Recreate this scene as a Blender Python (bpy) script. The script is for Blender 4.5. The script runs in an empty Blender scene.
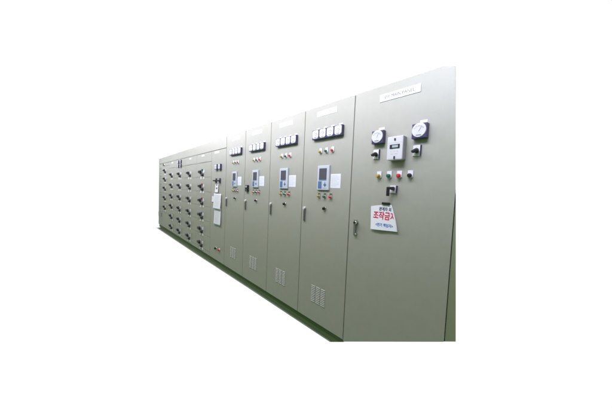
import bpy, bmesh, math, random
from mathutils import Matrix, Vector
random.seed(7)
scene = bpy.context.scene
C = scene.collection
ZF = 0.03            # floor level
H = 2.352            # top of the cabinets
ZD = 0.130           # bottom edge of the doors

# ------------------------------------------------------------------ materials
def new_mat(name):
    m = bpy.data.materials.new(name); m.use_nodes = True
    nt = m.node_tree
    return m, nt, nt.nodes['Principled BSDF']

def plain(name, col, rough=0.5, metal=0.0, spec=0.5, var=0.06, scale=40.0, coat=0.0):
    m, nt, b = new_mat(name)
    tc = nt.nodes.new('ShaderNodeTexCoord')
    n = nt.nodes.new('ShaderNodeTexNoise'); n.inputs['Scale'].default_value = scale; n.inputs['Detail'].default_value = 3
    nt.links.new(tc.outputs['Object'], n.inputs['Vector'])
    mr = nt.nodes.new('ShaderNodeMapRange'); mr.inputs[3].default_value = 1 - var; mr.inputs[4].default_value = 1 + var
    nt.links.new(n.outputs['Fac'], mr.inputs[0])
    mul = nt.nodes.new('ShaderNodeVectorMath'); mul.operation = 'SCALE'
    mul.inputs[0].default_value = col
    nt.links.new(mr.outputs[0], mul.inputs['Scale'])
    nt.links.new(mul.outputs[0], b.inputs['Base Color'])
    b.inputs['Roughness'].default_value = rough
    b.inputs['Metallic'].default_value = metal
    b.inputs['Specular IOR Level'].default_value = spec
    b.inputs['Coat Weight'].default_value = coat
    return m

def paint(name, col, rough=0.40, spec=0.5, wave=0.5):
    """baked enamel on folded sheet steel: very slight waviness, uneven gloss, faint handling marks"""
    m, nt, b = new_mat(name)
    L = nt.links
    geo = nt.nodes.new('ShaderNodeNewGeometry')
    mp = nt.nodes.new('ShaderNodeMapping'); L.new(geo.outputs['Position'], mp.inputs['Vector'])
    mp.inputs['Scale'].default_value = (1.0, 1.0, 0.35)
    n1 = nt.nodes.new('ShaderNodeTexNoise'); n1.inputs['Scale'].default_value = 3.2; n1.inputs['Detail'].default_value = 2.5
    L.new(mp.outputs[0], n1.inputs['Vector'])
    n2 = nt.nodes.new('ShaderNodeTexNoise'); n2.inputs['Scale'].default_value = 14; n2.inputs['Detail'].default_value = 5
    n2.inputs['Roughness'].default_value = 0.65
    L.new(geo.outputs['Position'], n2.inputs['Vector'])
    n3 = nt.nodes.new('ShaderNodeTexNoise'); n3.inputs['Scale'].default_value = 420; n3.inputs['Detail'].default_value = 2
    L.new(geo.outputs['Position'], n3.inputs['Vector'])
    mr = nt.nodes.new('ShaderNodeMapRange'); mr.inputs[1].default_value = .3; mr.inputs[2].default_value = .7
    mr.inputs[3].default_value = 0.97; mr.inputs[4].default_value = 1.03
    L.new(n2.outputs['Fac'], mr.inputs[0])
    tint = nt.nodes.new('ShaderNodeMix'); tint.data_type = 'RGBA'
    tint.inputs[6].default_value = (*col, 1)
    tint.inputs[7].default_value = (col[0]*1.06, col[1]*1.0, col[2]*0.98, 1)
    L.new(n1.outputs['Fac'], tint.inputs[0])
    mul = nt.nodes.new('ShaderNodeVectorMath'); mul.operation = 'SCALE'
    L.new(tint.outputs[2], mul.inputs[0]); L.new(mr.outputs[0], mul.inputs['Scale'])
    L.new(mul.outputs[0], b.inputs['Base Color'])
    rr = nt.nodes.new('ShaderNodeMapRange'); rr.inputs[3].default_value = rough - .06; rr.inputs[4].default_value = rough + .08
    L.new(n2.outputs['Fac'], rr.inputs[0]); L.new(rr.outputs[0], b.inputs['Roughness'])
    b.inputs['Specular IOR Level'].default_value = spec
    b1 = nt.nodes.new('ShaderNodeBump'); b1.inputs['Strength'].default_value = wave; b1.inputs['Distance'].default_value = 0.006
    L.new(n1.outputs['Fac'], b1.inputs['Height'])
    b2 = nt.nodes.new('ShaderNodeBump'); b2.inputs['Strength'].default_value = 0.25; b2.inputs['Distance'].default_value = 0.0004
    L.new(n3.outputs['Fac'], b2.inputs['Height']); L.new(b1.outputs[0], b2.inputs['Normal'])
    L.new(b2.outputs[0], b.inputs['Normal'])
    return m

M = dict(
    paint=paint('cabinet_paint', (0.340, 0.350, 0.298)),
    body=paint('cabinet_body_paint', (0.32, 0.33, 0.28)),
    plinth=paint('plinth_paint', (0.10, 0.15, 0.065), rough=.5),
    olive=paint('olive_paint', (0.25, 0.275, 0.18)),
    floor=plain('floor_coating', (0.085, 0.135, 0.065), .4, var=.3, scale=9),
    edge=plain('floor_edging', (0.36, 0.37, 0.31), .5, var=.35, scale=6),
    white=plain('white_plastic', (0.66, 0.66, 0.68), .4, var=.02),
    cream=plain('meter_casing', (0.56, 0.56, 0.57), .45, var=.02),
    greyp=plain('grey_plastic', (0.32, 0.32, 0.33), .5),
    dial=plain('dial_white', (0.58, 0.58, 0.61), .35, var=.01),
    bezel=plain('navy_bezel', (0.045, 0.04, 0.10), .35),
    black=plain('black_plastic', (0.015, 0.015, 0.018), .38),
    chrome=plain('worn_chrome', (0.62, 0.62, 0.60), .28, metal=1.0),
    steel=plain('dull_steel', (0.36, 0.37, 0.36), .4, metal=.8),
    darksteel=plain('dark_steel', (0.17, 0.18, 0.165), .4, metal=.5),
    tag=plain('engraved_tag_white', (0.80, 0.80, 0.80), .4),
    plateink=plain('engraved_lettering', (0.11, 0.11, 0.13), .6),
    screen=plain('screen_grey', (0.085, 0.085, 0.10), .25),
    lcd=plain('lcd_grey_green', (0.33, 0.42, 0.42), .25),
    blue=plain('blue_keypad', (0.08, 0.16, 0.30), .4),
    case=plain('relay_casing', (0.50, 0.53, 0.58), .42, var=.02),
    red=plain('red_plastic', (0.70, 0.02, 0.06), .3, coat=.3),
    green=plain('green_plastic', (0.01, 0.13, 0.085), .3, coat=.3),
    yellow=plain('yellow_plastic', (0.42, 0.29, 0.03), .3, coat=.3),
    dred=plain('dull_red_lens', (0.28, 0.03, 0.05), .35),
    dgreen=plain('dull_green_lens', (0.01, 0.10, 0.07), .35),
    paper=plain('paper', (0.74, 0.75, 0.78), .8, spec=.2, var=.03, scale=25),
    ink=plain('grey_ink', (0.20, 0.21, 0.24), .7, spec=.2),
    faint=plain('faded_ink', (0.42, 0.43, 0.46), .7, spec=.2),
    navy=plain('navy_ink', (0.03, 0.035, 0.10), .7, spec=.2),
    redink=plain('red_ink', (0.62, 0.02, 0.06), .7, spec=.2),
    blueink=plain('blue_ink', (0.02, 0.16, 0.55), .7, spec=.2),
    dark=plain('slot_dark', (0.06, 0.065, 0.055), .7),
    slat=plain('louvre_slat', (0.37, 0.39, 0.34), .4),
)

# ------------------------------------------------------------------ mesh helpers
class MB:
    def __init__(s): s.bm = bmesh.new()
    def box(s, cx, cy, cz, sx, sy, sz, bev=0.0, seg=2):
        r = bmesh.ops.create_cube(s.bm, size=1.0)
        vs = r['verts']
        for v in vs: v.co = Vector((cx + v.co.x*sx, cy + v.co.y*sy, cz + v.co.z*sz))
        if bev:
            es = list({e for v in vs for e in v.link_edges})
            bmesh.ops.bevel(s.bm, geom=es, offset=bev, segments=seg, profile=.6, affect='EDGES')
        return s
    def span(s, x0, x1, y0, y1, z0, z1, bev=0.0):
        return s.box((x0+x1)/2, (y0+y1)/2, (z0+z1)/2, abs(x1-x0), abs(y1-y0), abs(z1-z0), bev)
    def prism(s, pts, y0, y1, bev=0.0):
        """outline in the x-z plane extruded from y0 (front) to y1"""
        a = [s.bm.verts.new((x, y0, z)) for x, z in pts]
        b = [s.bm.verts.new((x, y1, z)) for x, z in pts]
        n = len(pts)
        f = [s.bm.faces.new(a), s.bm.faces.new(b[::-1])]
        for i in range(n):
            f.append(s.bm.faces.new((a[i], b[i], b[(i+1) % n], a[(i+1) % n])))
        bmesh.ops.recalc_face_normals(s.bm, faces=f)
        if bev:
            es = [e for e in f[0].edges]
            bmesh.ops.bevel(s.bm, geom=es, offset=bev, segments=2, profile=.6, affect='EDGES')
        return s
    def cyl(s, cx, cz, y0, y1, r0, r1=None, seg=24, sx=1.0):
        """axis along y, from y0 (wall side) to y1 (towards the viewer)"""
        r1 = r0 if r1 is None else r1
        a = [s.bm.verts.new((cx + sx*r0*math.cos(t), y0, cz + r0*math.sin(t))) for t in [2*math.pi*i/seg for i in range(seg)]]
        b = [s.bm.verts.new((cx + sx*r1*math.cos(t), y1, cz + r1*math.sin(t))) for t in [2*math.pi*i/seg for i in range(seg)]]
        f = [s.bm.faces.new(a), s.bm.faces.new(b[::-1])]
        for i in range(seg):
            q = s.bm.faces.new((a[i], a[(i+1) % seg], b[(i+1) % seg], b[i])); q.smooth = True; f.append(q)
        bmesh.ops.recalc_face_normals(s.bm, faces=f)
        return s
    def rot(s, ang, cx, cz):
        bmesh.ops.rotate(s.bm, verts=s.bm.verts, cent=(cx, 0, cz), matrix=Matrix.Rotation(ang, 3, 'Y'))
        return s
    def build(s, name, mat, parent=None, loc=(0, 0, 0)):
        me = bpy.data.meshes.new(name); s.bm.to_mesh(me); s.bm.free()
        me.materials.append(M[mat])
        o = bpy.data.objects.new(name, me); C.objects.link(o)
        o.location = loc
        if parent: o.parent = parent
        return o

def text_obj(name, body, size, mat, parent, loc, width=None, clip_x=None, depth=0.0003, bold=0.0, zscale=1.0):
    """real lettering: a font curve turned into a thin mesh standing in the x-z plane, centred on loc"""
    cu = bpy.data.curves.new('lettering', 'FONT'); cu.body = body; cu.size = size
    cu.align_x = 'CENTER'; cu.align_y = 'CENTER'; cu.extrude = depth; cu.offset = bold
    t = bpy.data.objects.new('lettering_source', cu); C.objects.link(t)
    bpy.context.view_layer.update()
    me = bpy.data.meshes.new_from_object(t.evaluated_get(bpy.context.evaluated_depsgraph_get()))
    bpy.data.objects.remove(t)
    me.name = name
    xs = [v.co.x for v in me.vertices]
    k = 1.0 if (width is None or not xs) else width / (max(xs) - min(xs))
    for v in me.vertices:
        v.co = Vector((v.co.x*k, -v.co.z, v.co.y*k*zscale))
    if clip_x is not None:
        bm = bmesh.new(); bm.from_mesh(me)
        (px, pz), (nx, nz) = clip_x
        bmesh.ops.bisect_plane(bm, geom=bm.verts[:] + bm.edges[:] + bm.faces[:], plane_co=(px, 0, pz), plane_no=(nx, 0, nz), clear_outer=True)
        bm.to_mesh(me); bm.free()
    me.materials.clear(); me.materials.append(M[mat])
    o = bpy.data.objects.new(name, me); C.objects.link(o); o.location = loc; o.parent = parent
    return o

def thing(name, label, cat, loc, group=None):
    o = bpy.data.objects.new(name, None); C.objects.link(o)
    o.empty_display_size = .1
    o.location = loc; o['label'] = label; o['category'] = cat
    if group: o['group'] = group
    return o

def copy_child(ch, parent):
    c = ch.copy(); C.objects.link(c); c.parent = parent
    for g in list(ch.children): copy_child(g, c)
    return c

# ------------------------------------------------------------------ instruments (each hangs on root 'p', position = centre on the door plane)
def square_meter(p, x, z, s=0.096, d=0.032, needle=0.6, round_dial=False):
    m = MB().box(0, -d/2, 0, s, d, s, .004).build('panel_meter', 'bezel', p, (x, 0, z))
    if round_dial:
        MB().cyl(0, .004, -d+.001, -d-.006, s*.495, s*.46, 40).build('dial', 'dial', m)
        b = MB()
        for i in range(40):
            pass
        b.bm.free()
        R = s*.33; cz = -.006
    else:
        f = MB().prism([(-s*.44, -s*.24), (-s*.26, -s*.40), (s*.26, -s*.40), (s*.44, -s*.24), (s*.44, s*.36), (s*.30, s*.45), (-s*.30, s*.45), (-s*.44, s*.36)], -d-.0012, -d+.002)
        f.build('dial', 'dial', m)
        R = s*.30; cz = -s*.18
    yd = -d - (.0066 if round_dial else .0018)
    t = MB()
    for i in range(13):
        a = math.radians(35 + 110*i/12)
        r0, r1 = R, R + (.009 if i % 3 == 0 else .005)
        cx, czz = math.cos(a)*(r0+r1)/2, cz + math.sin(a)*(r0+r1)/2
        k = MB.__new__(MB); k.bm = t.bm
        n0 = len(t.bm.verts)
        k.box(cx, yd, czz, r1-r0, .0005, .0016)
        t.bm.verts.ensure_lookup_table()
        bmesh.ops.rotate(t.bm, verts=t.bm.verts[n0:], cent=(cx, yd, czz), matrix=Matrix.Rotation(-a, 3, 'Y'))
    t.build('scale_marks', 'navy', m)
    a = math.radians(35 + 110*needle)
    nd = MB().box(R*.48, yd-.0006, 0, R*.95, .0006, .0022)
    o = nd.build('needle', 'navy', m, (0, 0, cz)); o.rotation_euler = (0, -a, 0)
    MB().box(0, yd-.0002, -s*.30, s*.34, .0012, s*.06, 0).build('name_strip', 'ink', m)
    return m

def label_plate(p, x, z, w, h, mat='white', name='label_plate'):
    return MB().box(0, -.001, 0, w, .002, h, .0006).build(name, mat, p, (x, 0, z))

def pilot_light(p, x, z, mat, r=.013, d=.022, name='pilot_light', plate=True, w=.036):
    b = MB()
    b.box(0, -.0035, .012, w, .007, .050, .002)
    b.cyl(0, 0, 0, -.012, r*1.25, r*1.15)
    o = b.build(name, 'white' if plate else 'chrome', p, (x, 0, z))
    l = MB().cyl(0, 0, -.010, -.012-d*.6, r, r*.96).cyl(0, 0, -.012-d*.6, -.012-d, r*.96, r*.55)
    l.build('lens' if name == 'pilot_light' else 'button_cap', mat, o)
    return o

def rotary_switch(p, x, z, s=.055, knob='black', d=.045, ang=.5, plate='white'):
    o = MB().box(0, -.004, 0, s*.98, .008, s*1.25, .003).build('selector_switch', plate, p, (x, 0, z))
    MB().box(s*.45, -.007, 0, s*.08, .016, s*1.22, 0).build('plate_edge', 'bezel', o)
    k = MB().cyl(0, 0, -.008, -.020, s*.26, s*.22).box(0, -.020-d*.4, 0, s*.30, d*.8, s*.72, .005)
    kk = k.build('knob', knob, o, (0, 0, -.004)); kk.rotation_euler = (0, ang, 0)
    return o

def small_knob(p, x, z, mat='black', ring='chrome', r=.016, name='key_switch'):
    o = MB().cyl(0, 0, 0, -.010, r*1.35, r*1.25).build(name, ring, p, (x, 0, z))
    MB().cyl(0, 0, -.009, -.024, r*.9, r*.8).box(0, -.028, 0, r*.5, .014, r*1.5, .002).build('knob', mat, o)
    return o

def louvre(p, x0, x1, z0, z1, cols=3, rows=10):
    cw = (x1-x0)/cols; rh = (z1-z0)/rows
    o = None
    s = MB(); d = MB()
    for c in range(cols):
        for r in range(rows):
            cx = x0 + cw*(c+.5); cz = z0 + rh*(r+.5)
            # pressed hood: sloping lip over a dark slot
            a = [(cx-cw*.42, 0), (cx+cw*.42, 0)]
            bm = s.bm
            v = [bm.verts.new(q) for q in ((cx-cw*.42, .0, cz+rh*.30), (cx+cw*.42, .0, cz+rh*.30), (cx+cw*.38, -.0055, cz-rh*.06), (cx-cw*.38, -.0055, cz-rh*.06),
                                           (cx-cw*.42, .0, cz+rh*.04), (cx+cw*.42, .0, cz+rh*.04))]
            bm.faces.new((v[0], v[3], v[2], v[1])); bm.faces.new((v[3], v[4], v[5], v[2]))
            bm.faces.new((v[0], v[4], v[3])); bm.faces.new((v[1], v[2], v[5]))
            d.box(cx, -.0006, cz-rh*.14, cw*.80, .0012, rh*.26)
    s.bm.normal_update()
    o = s.build('louvre', 'slat', p)
    d.build('slots', 'dark', o)
    return o

def lever_handle(door, x, z0, z1):
    zc = (z0+z1)/2
    h = MB().box(0, -.004, 0, .022, .008, z1-z0, .003).box(0, -.012, -.012, .014, .016, (z1-z0)*.78, .004)
    o = h.build('handle', 'darksteel', door, (x, 0, zc))
    MB().cyl(0, 0, 0, -.024, .0150, .013).build('lock_button', 'white', o, (0, 0, (z1-z0)/2-.004))
    return o

# ------------------------------------------------------------------ camera model numbers (from the vanishing points of the photograph)
YAW, PITCH, ROLL, CZ, D, F = 0.72717, 0.05646, 0.04228, 1.49736, 1.73639, 242.0

# ------------------------------------------------------------------ feeder cabinets
W = 0.661
def make_feeder():
    """local x runs from 0 (right seam) to -W, z measured from the floor"""
    z = lambda a: a - ZF
    p = thing('switchgear_cabinet', '', 'cabinet', (0, 0, ZF))
    MB().span(-W+.0006, -.0006, .009, .60, z(ZD-.005), z(H-.002)).build('body', 'body', p)
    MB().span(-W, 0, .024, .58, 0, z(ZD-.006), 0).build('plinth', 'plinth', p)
    d = MB().span(-W+.0042, -.0042, 0, .0085, z(ZD), z(H-.003), .0020).build('door', 'paint', p)
    lever_handle(d, -.602, z(1.165), z(1.312))
    n = label_plate(p, -.3405, z(2.2735), .266, .053, name='nameplate')
    rr = random.Random(3)
    t = MB(); x = -.088
    while x < .088:                                   # lettering far too small to read in the photograph
        w = rr.uniform(.010, .014)
        t.box(x + w/2, -.0022, rr.uniform(-.002, .002), w*.62, .0004, rr.uniform(.010, .015)); x += w + (.004 if rr.random() < .75 else .016)
    t.build('lettering', 'faint', n)
    for i in range(4):
        m = square_meter(p, -.156 - .1*i, z(2.063), needle=(.12, .3, .22, .16)[i])
        label_plate(p, -.150 - .1*i, z(2.063)+.062, .040, .016)
    for i, mt in enumerate(('red', 'green', 'yellow')):
        pilot_light(p, -.234 - .081*i, z(1.889), mt, r=.0125)
    c = MB().span(-.415, -.257, -.018, 0, z(1.508), z(1.749), .004).build('protection_relay', 'case', p)
    MB().span(-.419, -.253, -.0035, 0, z(1.503), z(1.754), .001).build('gasket', 'greyp', c)
    MB().span(-.391, -.287, -.0195, -.017, z(1.612), z(1.722), .001).build('screen', 'screen', c)
    MB().span(-.391, -.287, -.0192, -.017, z(1.602), z(1.610), 0).build('screen_strip', 'blue', c)
    MB().span(-.400, -.350, -.0195, -.017, z(1.520), z(1.594), .001).build('keypad', 'blue', c)
    MB().prism([(-.326, z(1.560)), (-.305, z(1.540)), (-.284, z(1.560)), (-.298, z(1.568)), (-.305, z(1.590)), (-.312, z(1.568))], -.0205, -.0165).build('arrow_keys', 'blue', c)
    k = MB()
    for i in range(3): k.cyl(-.325 + .020*i, z(1.527), -.017, -.0205, .0045, .004, 10)
    k.build('round_keys', 'greyp', c)
    s = MB().span(-.248, -.121, -.0012, 0, z(1.531), z(1.665), 0).build('printed_card', 'paper', p)
    ln = MB()
    for i in range(9):
        w = .098 if i % 4 else .07
        ln.span(-.235, -.235+w, -.0017, -.0011, z(1.648)-.0125*i, z(1.648)-.0125*i+.0022)
    ln.build('print', 'faint', s)
    for i, mt in enumerate(('red', 'green', 'yellow')):
        pilot_light(p, -.232 - .080*i, z(1.443), mt, r=.0125, name='push_button', plate=False, w=.030)
    small_knob(p, -.307, z(1.324))
    louvre(p, -.455, -.243, z(.330), z(.512))
    return p

feeder_specs = [
    (-1.360, 1.000, 0.000, 'grey-green cabinet with display and louvre, directly left of the large main panel'),
    (-2.021, 1.000, 0.000, 'grey-green cabinet with display and louvre, second left of the large main panel'),
    (-2.682, 1.036, -.012, 'grey-green cabinet with display and louvre, with the small black box at its left edge'),
    (-3.367, 1.036, 0.012, 'grey-green cabinet with display and louvre, beside the narrow cabinet with hanging papers'),
]
GF = 'four display cabinets between the main panel and the control centre'
f0 = make_feeder(); feeders = []
for i, (x, k, dx, lab) in enumerate(feeder_specs):
    if i == 0: r = f0
    else:
        r = f0.copy(); C.objects.link(r)
        for ch in list(f0.children): copy_child(ch, r)
    feeders.append(r)
for i, (x, k, dx, lab) in enumerate(feeder_specs):
    r = feeders[i]; r.location = (x, 0, ZF); r['label'] = lab; r['group'] = GF
    for ch in r.children:
        b = ch.name.split('.')[0]
        if b in ('body', 'plinth', 'door'): ch.scale.x = k
        elif i: ch.location.x += dx
# the plinth of the nearest one stops where the picture of it ends
pl = [c for c in f0.children if c.name.startswith('plinth')][0]
me = bpy.data.meshes.new('plinth')
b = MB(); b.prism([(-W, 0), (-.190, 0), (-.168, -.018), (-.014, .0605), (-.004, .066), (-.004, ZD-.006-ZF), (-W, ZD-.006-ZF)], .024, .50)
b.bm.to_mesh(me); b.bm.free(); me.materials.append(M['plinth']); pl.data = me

# ------------------------------------------------------------------ main panel (absolute coordinates; root at its base)
X0, X1 = -1.360, -0.523
R_ = thing('main_panel_cabinet', 'large nearest cabinet at the right, with nameplate, two round dials and hanging warning sign', 'cabinet', (X0, 0, ZF))
def A(x, zz): return (x - X0, 0, zz - ZF)
def crop_x(zz):    # right-hand limit of what the photograph holds of this cabinet
    return -0.579 + (2.325-zz)*(0.060/0.874) if zz > 1.451 else -0.519 + (1.451-zz)*(0.060/0.881)
dpts = [(X0+.0065, .1135), (X0+.0065, H-.003), (-.657, H-.003), (-.579, 2.325), (-.5265, 1.555), (-.5265, .536)]
MB().prism([(x-X0, z-ZF) for x, z in dpts], 0, .003, .0012).build('door', 'paint', R_)
bpts = [(X0+.0015, .113), (X0+.0015, H-.002), (-.80, H-.002), (-.80, .402)]
MB().prism([(x-X0, z-ZF) for x, z in bpts], .014, .60).build('body', 'body', R_)
door = [c for c in R_.children if c.name.startswith('door')][0]
# folded door return, seen in the groove beside the next cabinet
MB().span(X0+.0065-X0, X0+.0085-X0, .0032, .0125, .12, H-.01-ZF).build('door_return', 'paint', door)
# nameplate
n = MB().box(0, -.002, 0, .323, .004, .058, .001).build('nameplate', 'white', R_, A(-.950, 2.252))
text_obj('lettering', 'DY MAIN PANEL', .030, 'plateink', n, (0, -.0045, 0), width=.235)
for x, nd in ((-1.0925, .30), (-.7655, .22)):
    m = square_meter(R_, *[A(x, 1.942)[i] for i in (0, 2)], s=.102, d=.040, needle=nd, round_dial=True)
    label_plate(R_, A(x+.012, 0)[0], 2.012-ZF, .050, .020)
    s = rotary_switch(R_, A(x-.020, 0)[0], 1.812-ZF, s=.060, ang=1.15)
# electronic meter: white box with display, standing well off the door
e = MB().box(0, -.026, 0, .118, .050, .166, .003).build('digital_meter', 'greyp', R_, A(-.927, 1.838))
MB().box(0, -.053, 0, .121, .016, .169, .004).build('front_cover', 'cream', e)
MB().box(0, -.0625, .010, .078, .003, .030, .001).build('display_frame', 'black', e)
MB().box(.004, -.0645, .010, .046, .002, .017, 0).build('display', 'lcd', e)
MB().box(0, -.0612, .037, .112, .001, .0014, 0).build('cover_seam', 'greyp', e)
k = MB().box(0, -.064, 0, .010, .006, .017, .002); k.build('latch', 'black', e, (0, 0, .062))
k = MB().box(0, -.064, 0, .010, .006, .022, .002); k.build('latch', 'black', e, (.002, 0, -.072))
kk = MB()
for i in range(3): kk.cyl(-.028+.026*i, -.026 - .0, -.060, -.0625, .0035, .003, 10)
for i in range(2): kk.box(-.020+.034*i, -.0612, -.045, .022, .001, .004)
kk.build('meter_keys', 'faint', e)
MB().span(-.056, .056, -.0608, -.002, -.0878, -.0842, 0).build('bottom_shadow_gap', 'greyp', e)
for x, mt in ((-1.076, 'yellow'), (-.988, 'green'), (-.906, 'red'), (-.822, 'black')):
    pilot_light(R_, A(x, 0)[0], 1.636-ZF, mt, r=.0155, d=.026, name='push_button', w=.040)
# pistol-grip changeover switch
s = MB().box(0, -.005, 0, .058, .010, .058, .003).build('cam_switch', 'white', R_, A(-.945, 1.533))
MB().box(.027, -.010, 0, .005, .019, .056, 0).build('plate_edge', 'bezel', s)
MB().cyl(0, .006, -.010, -.040, .014, .012).box(-.004, -.046, .008, .050, .018, .020, .004).box(-.022, -.048, -.018, .021, .018, .070, .005).build('pistol_grip', 'black', s)
# swing handle
h = MB().box(0, -.004, 0, .030, .008, .140, .004).build('door_handle', 'steel', door, A(-1.285, 1.192))
MB().box(.004, -.020, -.008, .018, .012, .112, .004).cyl(.002, -.052, -.006, -.016, .011, .010).build('lever', 'steel', h)
MB().cyl(.012, .044, -.004, -.034, .017, .014).build('boss', 'chrome', h)
MB().cyl(.012, .044, -.034, -.036, .010, .009).build('keyhole', 'black', h)
MB().cyl(.016, -.058, -.004, -.024, .009, .007).build('latch_tip', 'chrome', h)

# strip of the next cabinet along the right border
e2 = thing('end_cabinet', 'narrow olive strip of the next cabinet, along the right border', 'cabinet', (-.523, 0, ZF))
MB().prism([(-.0008, 1.520-ZF), (.0040, 1.450-ZF), (.0635, .575-ZF), (.0635, .5705-ZF), (0, .5385-ZF)], .004, .006).build('side_frame', 'olive', e2)
MB().prism([(-.0035, 1.55-ZF), (-.0008, 1.51-ZF), (.0015, 1.45-ZF), (.0015, .5395-ZF), (-.0035, .537-ZF)], .0033, .0039).build('door_gasket', 'black', e2)  # thin black strip stands in for the shade in the seam

# ------------------------------------------------------------------ narrow cabinet with hanging papers
XR0, XR1 = -4.735, -4.052
q = thing('relay_cabinet', 'narrow cabinet with hanging white papers on its door, two small meters above', 'cabinet', (XR1, 0, ZF))
B = lambda x, zz: (x-XR1, 0, zz-ZF)
FZ = 2.167
MB().span(XR0-XR1+.001, -.0025, .014, .60, ZD-.005-ZF, H-.002-ZF, .0015).build('body', 'body', q)
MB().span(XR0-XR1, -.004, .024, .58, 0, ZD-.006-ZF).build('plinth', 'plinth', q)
MB().span(XR0-XR1, -.006, 0, .012, FZ+.005-ZF, H-.003-ZF).build('top_cover', 'paint', q)
qd = MB().span(XR0-XR1+.004, -.006, 0, .012, ZD-ZF, FZ-.005-ZF, .002).build('door', 'paint', q)
n = label_plate(q, B(-4.47, 0)[0], 2.128-ZF, .20, .040, name='nameplate')
for x in (-4.440, -4.285):
    square_meter(q, B(x, 0)[0], 1.852-ZF, s=.100, d=.034, needle=.2)
for x in (-4.475, -4.300):
    s = rotary_switch(q, B(x, 0)[0], 1.606-ZF, s=.070, d=.05, ang=1.57, plate='bezel')
for x, mt in ((-4.42, 'black'), (-4.265, 'red')):
    small_knob(q, B(x, 0)[0], .350-ZF, mt, r=.024)

# ------------------------------------------------------------------ motor control centre columns
def mcc_unit(p, x0, x1, z0, z1, lamp=None, with_lamp=True, hz=None, seed=0):
    rr = random.Random(seed)
    u = MB().span(x0+.0025, x1-.0025, -.001, .012, z0+.002, z1-.002, .001).build('drawer_unit', 'paint', p)
    cx = (x0+x1)/2; zc = hz if hz is not None else z0+.115
    hx = cx - .125
    MB().cyl(hx, zc, 0, -.012, .058, .054).build('handle_plate', 'greyp', u)
    MB().cyl(hx, zc, -.010, -.034, .042, .038).box(hx-.004, -.044, zc+.004, .112, .026, .050, .006).build('rotary_handle', 'black', u)
    MB().cyl(hx+.105, zc-.058, 0, -.040, .031, .027).build('reset_knob', 'black', u)
    MB().box(cx+.018, -.003, zc+.014, .070, .006, .056, .001).build('unit_label', 'white', u)
    if lamp:
        MB().cyl(hx+.070, zc+.045, 0, -.026, .020, .016).build('lamp_lens', lamp, u)
    w = MB(); w.box(hx-.010, -.004, zc-.120, .046, .008, .050).box(cx+.026, -.004, zc-.120, .060, .008, .040)
    if with_lamp: w.box(hx+.045, -.002, zc-.122, .016, .004, .040)
    w.build('tag_plates', 'tag', u)
    return u

PIT = 0.860
def make_column(w, name='drawer_cabinet'):
    z = lambda a: a-ZF
    p = thing(name, '', 'cabinet', (0, 0, ZF))
    MB().span(-w+.0008, -.0008, .014, .60, z(ZD-.005), z(H-.002)).build('body', 'body', p)
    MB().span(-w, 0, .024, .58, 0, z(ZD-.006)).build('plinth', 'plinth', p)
    MB().span(-w, 0, 0, .012, z(FZ+.005), z(H-.003)).build('top_cover', 'paint', p)
    return p

labels_mcc = [
    ('E', -4.735, .865, 'control column of six drawer units, with green and red lamps, beside the papers cabinet'),
    ('D', -5.600, .850, 'control column of six black-handled drawer units, second left of the papers cabinet'),
    ('C', -6.450, .840, 'control column of six drawer units with four small dark meters at its top'),
    ('B', -7.290, .840, 'control column of six drawer units left of the one with four small meters'),
    ('A', -8.130, .840, 'control column of five black-handled drawer units above a blank lower panel, near the far end'),
    ('F', -8.970, .600, 'narrow end column with labelled blank covers at the far left end of the row'),
]
ZU = [1.975 - .2955*i for i in range(7)]
for key, xr, w, lab in labels_mcc:
    p = make_column(w); p.location.x = xr; p['label'] = lab; p['group'] = 'control centre columns at the far left'
    z = lambda a: a-ZF
    if key in 'EDCB':
        t = MB().span(-w+.0025, -.0025, 0, .012, z(1.979), z(FZ-.005), .0015).build('top_panel', 'paint', p)
        lamps = {'E': ['dgreen', 'dred', 'dred', 'blue', None, None]}.get(key, [None]*6)
        for i in range(6):
            mcc_unit(p, -w, 0, z(ZU[i+1]), z(ZU[i]), lamps[i], hz=z(1.790-.2955*i-.006), seed=i)
        MB().span(-w+.0025, -.0025, 0, .012, z(ZD), z(ZU[6]-.004), .0015).build('bottom_panel', 'paint', p)
        MB().box(-w/2-.06, -.0015, z(1.990), .50 if key == 'E' else .42, .003, .009).build('title_strip', 'greyp', t)
        MB().box(-w/2-.04, -.0015, z(2.120), .16, .003, .035).build('nameplate', 'white', t)
        if key == 'C':
            for x in (-.60, -.38):
                for zz in (2.105, 2.000):
                    square_meter(p, x, z(zz)-.008, s=.085, d=.03, needle=.3)
    if key == 'A':
        t = MB().span(-w+.0025, -.0025, 0, .012, z(2.075), z(FZ-.005), .0015).build('top_panel', 'paint', p)
        zz = [2.071, 1.800, 1.515, 1.225, .925, .625]
        for i in range(5):
            mcc_unit(p, -w, 0, z(zz[i+1]), z(zz[i]), None, hz=z((1.930, 1.672, 1.388, 1.092, .792)[i]), seed=20+i)
        b = MB().span(-w+.0025, -.0025, 0, .012, z(ZD), z(.621), .0015).build('bottom_panel', 'paint', p)
        small_knob(p, -.66, z(2.115), r=.030, name='indicator')
    if key == 'F':
        zz = [FZ-.005, 1.85, 1.60, 1.34, 1.07, .60, ZD]
        for i in range(6):
            u = MB().span(-w+.006, -.004, 0, .012, z(zz[i+1]+.003), z(zz[i]-.003), .0015).build('blank_cover', 'paint' if i < 5 else 'body', p)
            if i < 5:
                MB().box(-w*.5, -.002, z(zz[i+1]+.09), .20, .004, .040).build('cover_label', 'greyp', u)
                MB().box(-w*.5, -.002, z(zz[i+1]+.16), .22, .004, .014).build('cover_strip', 'steel', u)
        MB().span(-w+.03, -.12, -.010, 0, z(.42), z(.56), .003).build('cable_gland_plate', 'steel', u)

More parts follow.
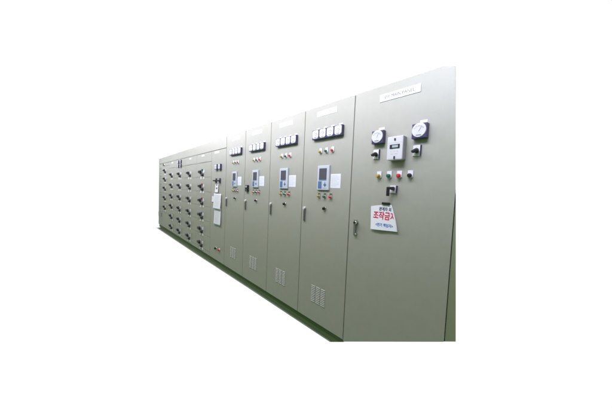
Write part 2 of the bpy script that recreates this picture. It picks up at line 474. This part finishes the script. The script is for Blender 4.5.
# ------------------------------------------------------------------ hanging things
def sheet(name, label, cat, x0, x1, z0, z1, y, group=None, curl=.010, lines=12, mat='paper', rot=0, lw=.0035):
    """a thin sheet with a gentle bow; mesh with real thickness"""
    bm = bmesh.new(); nx, nz = 8, 14
    cx, cz = (x0+x1)/2, (z0+z1)/2; w, h = x1-x0, z1-z0
    g = [[bm.verts.new((w*(i/nx-.5), -curl*(abs(i/nx-.5)*2)**2*.6 - curl*1.2*(1-j/nz)**2, h*(j/nz-.5))) for i in range(nx+1)] for j in range(nz+1)]
    for j in range(nz):
        for i in range(nx):
            f = bm.faces.new((g[j][i], g[j][i+1], g[j+1][i+1], g[j+1][i])); f.smooth = True
    bmesh.ops.recalc_face_normals(bm, faces=bm.faces)
    r = bmesh.ops.solidify(bm, geom=bm.faces[:], thickness=.0006)
    me = bpy.data.meshes.new(name); bm.to_mesh(me); bm.free(); me.materials.append(M[mat])
    o = bpy.data.objects.new(name, me); C.objects.link(o); o.location = (cx, y, cz); o.rotation_euler = (0, rot, 0)
    o['label'] = label; o['category'] = cat
    if group: o['group'] = group
    if lines:
        b = bmesh.new(); rr = random.Random(len(name)+lines)
        for k in range(lines):
            zz = h*(.42 - .84*k/lines)
            jj = (zz/h+.5)
            xa = -w*.36; xb = w*rr.uniform(.1, .36)
            segs = 5
            for s in range(segs):
                xs = [xa + (xb-xa)*s/segs, xa + (xb-xa)*(s+.86)/segs]
                f = lambda x, q: -curl*(abs(x/w)*2)**2*.6 - curl*1.2*(1-q)**2 - .0012
                v = [b.verts.new((xs[0], f(xs[0], jj), zz)), b.verts.new((xs[1], f(xs[1], jj), zz)),
                     b.verts.new((xs[1], f(xs[1], jj), zz+lw)), b.verts.new((xs[0], f(xs[0], jj), zz+lw))]
                b.faces.new(v)
        m2 = bpy.data.meshes.new('print'); b.to_mesh(m2); b.free(); m2.materials.append(M['faint'])
        p = bpy.data.objects.new('print', m2); C.objects.link(p); p.parent = o
    return o

GP = 'papers hanging on the narrow cabinet'
sheet('paper_tag', 'small narrow white tag with a dark blot, hanging above the two long sheets', 'paper tag', -4.500, -4.352, 1.385, 1.540, -.006, GP, .006, 0)
sheet('paper_sheet', 'upper white printed sheet hanging on the narrow cabinet door', 'paper sheet', -4.545, -4.205, 1.085, 1.366, -.008, GP, .012, 10)
sheet('paper_sheet', 'lower white printed sheet reaching lowest on the narrow cabinet door', 'paper sheet', -4.520, -4.210, .795, 1.110, -.004, GP, .010, 12, rot=-.02)
sheet('paper_slip', 'small grey slip sticking out left of the upper printed sheet', 'paper slip', -4.66, -4.55, 1.20, 1.31, -.003, GP, .004, 0)
tg = bpy.data.objects['paper_tag']
MB().box(0, -.006, .005, .060, .002, .030).build('dark_blot', 'ink', tg)
MB().cyl(0, .070, 0, -.012, .016, .014).build('grommet', 'steel', tg)

# black box over the seam between two display cabinets
k = thing('key_box', 'small black box standing on the seam between the two farther display cabinets', 'box', (-3.262, 0, 1.430))
k.location.z = 1.445
MB().box(0, -.014, .046, .072, .028, .095, .004).build('case', 'black', k)
MB().box(0, -.029, .070, .050, .003, .028, .001).build('window', 'greyp', k)
MB().box(0, -.029, .020, .030, .004, .012, .001).build('catch', 'steel', k)

# warning sign: sheet hangs from a magnet, right edge bent back towards the door
w = thing('warning_sign', 'white paper sign with red and blue Korean lettering, hanging on the main panel', 'sign', (-1.02, 0, 1.30))
pts = [(-1.136, 1.390), (-.975, 1.414), (-.945, 1.410), (-.888, 1.216), (-1.122, 1.202)]
NX, NZ = 14, 12
bm = bmesh.new()
def yb(s, t):      # s across (0 left .. 1 right), t up
    return -.006 - .010*(1-t)**1.6 - .016*max(0, s-.55)**1.5*(1-t)**.5 - .004*math.sin(s*5)*(1-t)
rows = []
for j in range(NZ+1):
    t = j/NZ
    lx = -1.1225 + (-1.136+1.1225)*t; rx = -.888 + (-.953+.888)*t**1.25
    lz = 1.202 + (1.390-1.202)*t;  rz = 1.214 + (1.413-1.214)*t
    rows.append([bm.verts.new((lx+(rx-lx)*i/NX+1.02, yb(i/NX, t), lz+(rz-lz)*i/NX - 1.30 + .004*math.sin(math.pi*i/NX)*t)) for i in range(NX+1)])
for j in range(NZ):
    for i in range(NX):
        f = bm.faces.new((rows[j][i], rows[j][i+1], rows[j+1][i+1], rows[j+1][i])); f.smooth = True
# rolled-back flap behind the right edge
fl = []
for j in range(NZ+1):
    e = rows[j][NX].co
    t = j/NZ
    fl.append([rows[j][NX]] + [bm.verts.new((e.x + .004*math.sin(a) - .012*(a/3.1)*1.0, min(-.0015, e.y + .006*(1-math.cos(a))), e.z)) for a in (1.0, 2.0, 3.1)])
for j in range(NZ):
    for i in range(3):
        f = bm.faces.new((fl[j][i], fl[j][i+1], fl[j+1][i+1], fl[j+1][i])); f.smooth = True
bmesh.ops.recalc_face_normals(bm, faces=bm.faces)
me = bpy.data.meshes.new('sheet'); bm.to_mesh(me); bm.free(); me.materials.append(M['paper'])
so = bpy.data.objects.new('sheet', me); C.objects.link(so); so.parent = w
def on_sheet(o):
    """lay the letters onto the bowed sheet"""
    for v in o.data.vertices:
        X = v.co.x + o.location.x; Z = v.co.z + o.location.z
        t = min(1, max(0, (Z+1.30-1.205)/(1.40-1.205)))
        rx = -.888 + (-.953+.888)*t**1.25; lx = -1.1225 - .0135*t
        s = min(1, max(0, (X-1.02-lx)/(rx-lx)))
        v.co.y = v.co.y + yb(s, t) - .0012 - o.location.y
RX = lambda z: -.888 - .065*max(0, (z-1.214)/.199)**1.25
edge = ((RX(1.30)+1.02-.006, 0.0), (1, .30))
for body, size, mat, x, z, wd, zs, bold in (
        ('관계자 외', .030, 'navy', -1.004, 1.373, .104, 1.2, .0006),
        ('조작금지', .056, 'redink', -1.007, 1.318, .192, 1.25, .0012),
        ('<전기 책임자>', .032, 'blueink', -1.002, 1.247, .150, 1.15, .0006)):
    clip = None
    if body == '조작금지':
        clip = ((RX(1.318)+1.02 - (x+1.02) - .013, 0.0), (1, .30))
    o = text_obj('lettering', body, size, mat, so, (x+1.02, 0, z-1.30), width=wd, clip_x=clip, bold=bold, zscale=zs)
    on_sheet(o)
mg = MB().box(0, -.010, 0, .066, .014, .019, .003).build('magnet_clip', 'black', None, (-1.000, 0, 1.420))
mg['label'] = 'black magnet bar clamping the warning sign to the main panel'; mg['category'] = 'magnet'

# ------------------------------------------------------------------ floor: only the sliver the photograph keeps
fb = bmesh.new()
fp = [(-9.34, -.098), (-5.60, -.056), (-3.20, -.014), (-2.10, -.003), (-1.515, .004), (-1.66, .12), (-1.95, .45), (-9.57, .45)]
a = [fb.verts.new((x, y, ZF-.0005)) for x, y in fp]; b_ = [fb.verts.new((x, y, ZF-.005)) for x, y in fp]
fb.faces.new(a); fb.faces.new(b_[::-1])
for i in range(len(fp)): fb.faces.new((a[i], b_[i], b_[(i+1) % len(fp)], a[(i+1) % len(fp)]))
bmesh.ops.recalc_face_normals(fb, faces=fb.faces)
me = bpy.data.meshes.new('floor'); fb.to_mesh(me); fb.free(); me.materials.append(M['floor'])
fo = bpy.data.objects.new('floor', me); C.objects.link(fo); fo['kind'] = 'structure'
fb = bmesh.new()
ft = fp[:5]
v0 = [fb.verts.new((x, y+.0005, ZF+.003)) for x, y in ft]; v1 = [fb.verts.new((x, y+.002+.0028*(-x-1.5), ZF+.003)) for x, y in ft]
v2 = [fb.verts.new((x, y+.0005, ZF-.0045)) for x, y in ft]
for i in range(4):
    fb.faces.new((v0[i], v0[i+1], v1[i+1], v1[i])); fb.faces.new((v2[i], v2[i+1], v0[i+1], v0[i]))
bmesh.ops.recalc_face_normals(fb, faces=fb.faces)
me = bpy.data.meshes.new('floor_edging'); fb.to_mesh(me); fb.free(); me.materials.append(M['edge'])
fo = bpy.data.objects.new('floor_edging', me); C.objects.link(fo); fo['kind'] = 'structure'

# ------------------------------------------------------------------ surroundings: white beyond the row, a dim green-floored room in front of it
wd = bpy.data.worlds.new('World'); scene.world = wd; wd.use_nodes = True
nt = wd.node_tree; L = nt.links
bg = nt.nodes['Background']
tc = nt.nodes.new('ShaderNodeTexCoord'); sx = nt.nodes.new('ShaderNodeSeparateXYZ'); L.new(tc.outputs['Generated'], sx.inputs[0])
rm = nt.nodes.new('ShaderNodeValToRGB')                       # by height
mz = nt.nodes.new('ShaderNodeMapRange'); mz.inputs[1].default_value = -1; mz.inputs[2].default_value = 1
L.new(sx.outputs['Z'], mz.inputs[0]); L.new(mz.outputs[0], rm.inputs[0])
cr = rm.color_ramp
cr.elements[0].position = 0.0; cr.elements[0].color = (.07, .16, .04, 1)
cr.elements[1].position = 1.0; cr.elements[1].color = (.50, .52, .60, 1)
for pos, col in ((.30, (.085, .235, .025)), (.445, (.085, .215, .03)), (.485, (.08, .11, .05)), (.54, (.15, .15, .12)), (.62, (.42, .44, .52))):
    e = cr.elements.new(pos); e.color = (*col, 1)
my = nt.nodes.new('ShaderNodeMapRange'); my.inputs[1].default_value = -.26; my.inputs[2].default_value = -.185
L.new(sx.outputs['Y'], my.inputs[0])
mx = nt.nodes.new('ShaderNodeMix'); mx.data_type = 'RGBA'
L.new(my.outputs[0], mx.inputs[0]); L.new(rm.outputs[0], mx.inputs[6]); mx.inputs[7].default_value = (1.05, 1.05, 1.05, 1)
L.new(mx.outputs[2], bg.inputs['Color']); bg.inputs['Strength'].default_value = 1.0

# ceiling fluorescent fittings in front of the row
for i, x in enumerate((-9.0, -7.4, -5.8, -4.2, -2.6, -1.0)):
    ld = bpy.data.lights.new('ceiling_light', 'AREA'); ld.shape = 'RECTANGLE'; ld.size = 1.3; ld.size_y = .25
    ld.energy = 24.5; ld.color = (.97, .92, 1.0)
    lo = bpy.data.objects.new('ceiling_light', ld); C.objects.link(lo)
    lo.location = (x, -1.15, 3.15)
    lo.rotation_euler = (math.radians(28), 0, 0)

# added unseen wash lamps, narrow spread, brightening the upper part of the row
for i in range(6):
    ld = bpy.data.lights.new('added_wash_light', 'AREA'); ld.shape = 'RECTANGLE'; ld.size = 1.66; ld.size_y = .30
    ld.energy = (5.2, 5.2, 5.0, 4.6, 4.4, 4.4)[i]; ld.color = (.70, .74, 1.0); ld.spread = math.radians(54)
    lo = bpy.data.objects.new('added_wash_light', ld); C.objects.link(lo)
    lo.location = (-.45 - 1.70*i, -1.30, 2.95)
    lo.rotation_euler = (math.radians(90-33), 0, 0)

# ------------------------------------------------------------------ camera
fw = Vector((-math.cos(YAW)*math.cos(PITCH), math.sin(YAW)*math.cos(PITCH), -math.sin(PITCH)))
r = fw.cross(Vector((0, 0, 1))).normalized(); u = r.cross(fw)
c, s = math.cos(ROLL), math.sin(ROLL)
rr_, uu = c*r + s*u, -s*r + c*u
cam = bpy.data.cameras.new('camera'); co = bpy.data.objects.new('camera', cam); C.objects.link(co)
m = Matrix((rr_, uu, -fw)).transposed().to_4x4(); m.translation = Vector((0, -D, CZ))
co.matrix_world = m
cam.sensor_width = 36; cam.lens = 36*F/612; cam.clip_start = .02; cam.clip_end = 200
scene.camera = co
scene.view_settings.view_transform = 'Standard'; scene.view_settings.look = 'None'
scene.view_settings.exposure = 0; scene.view_settings.gamma = 1
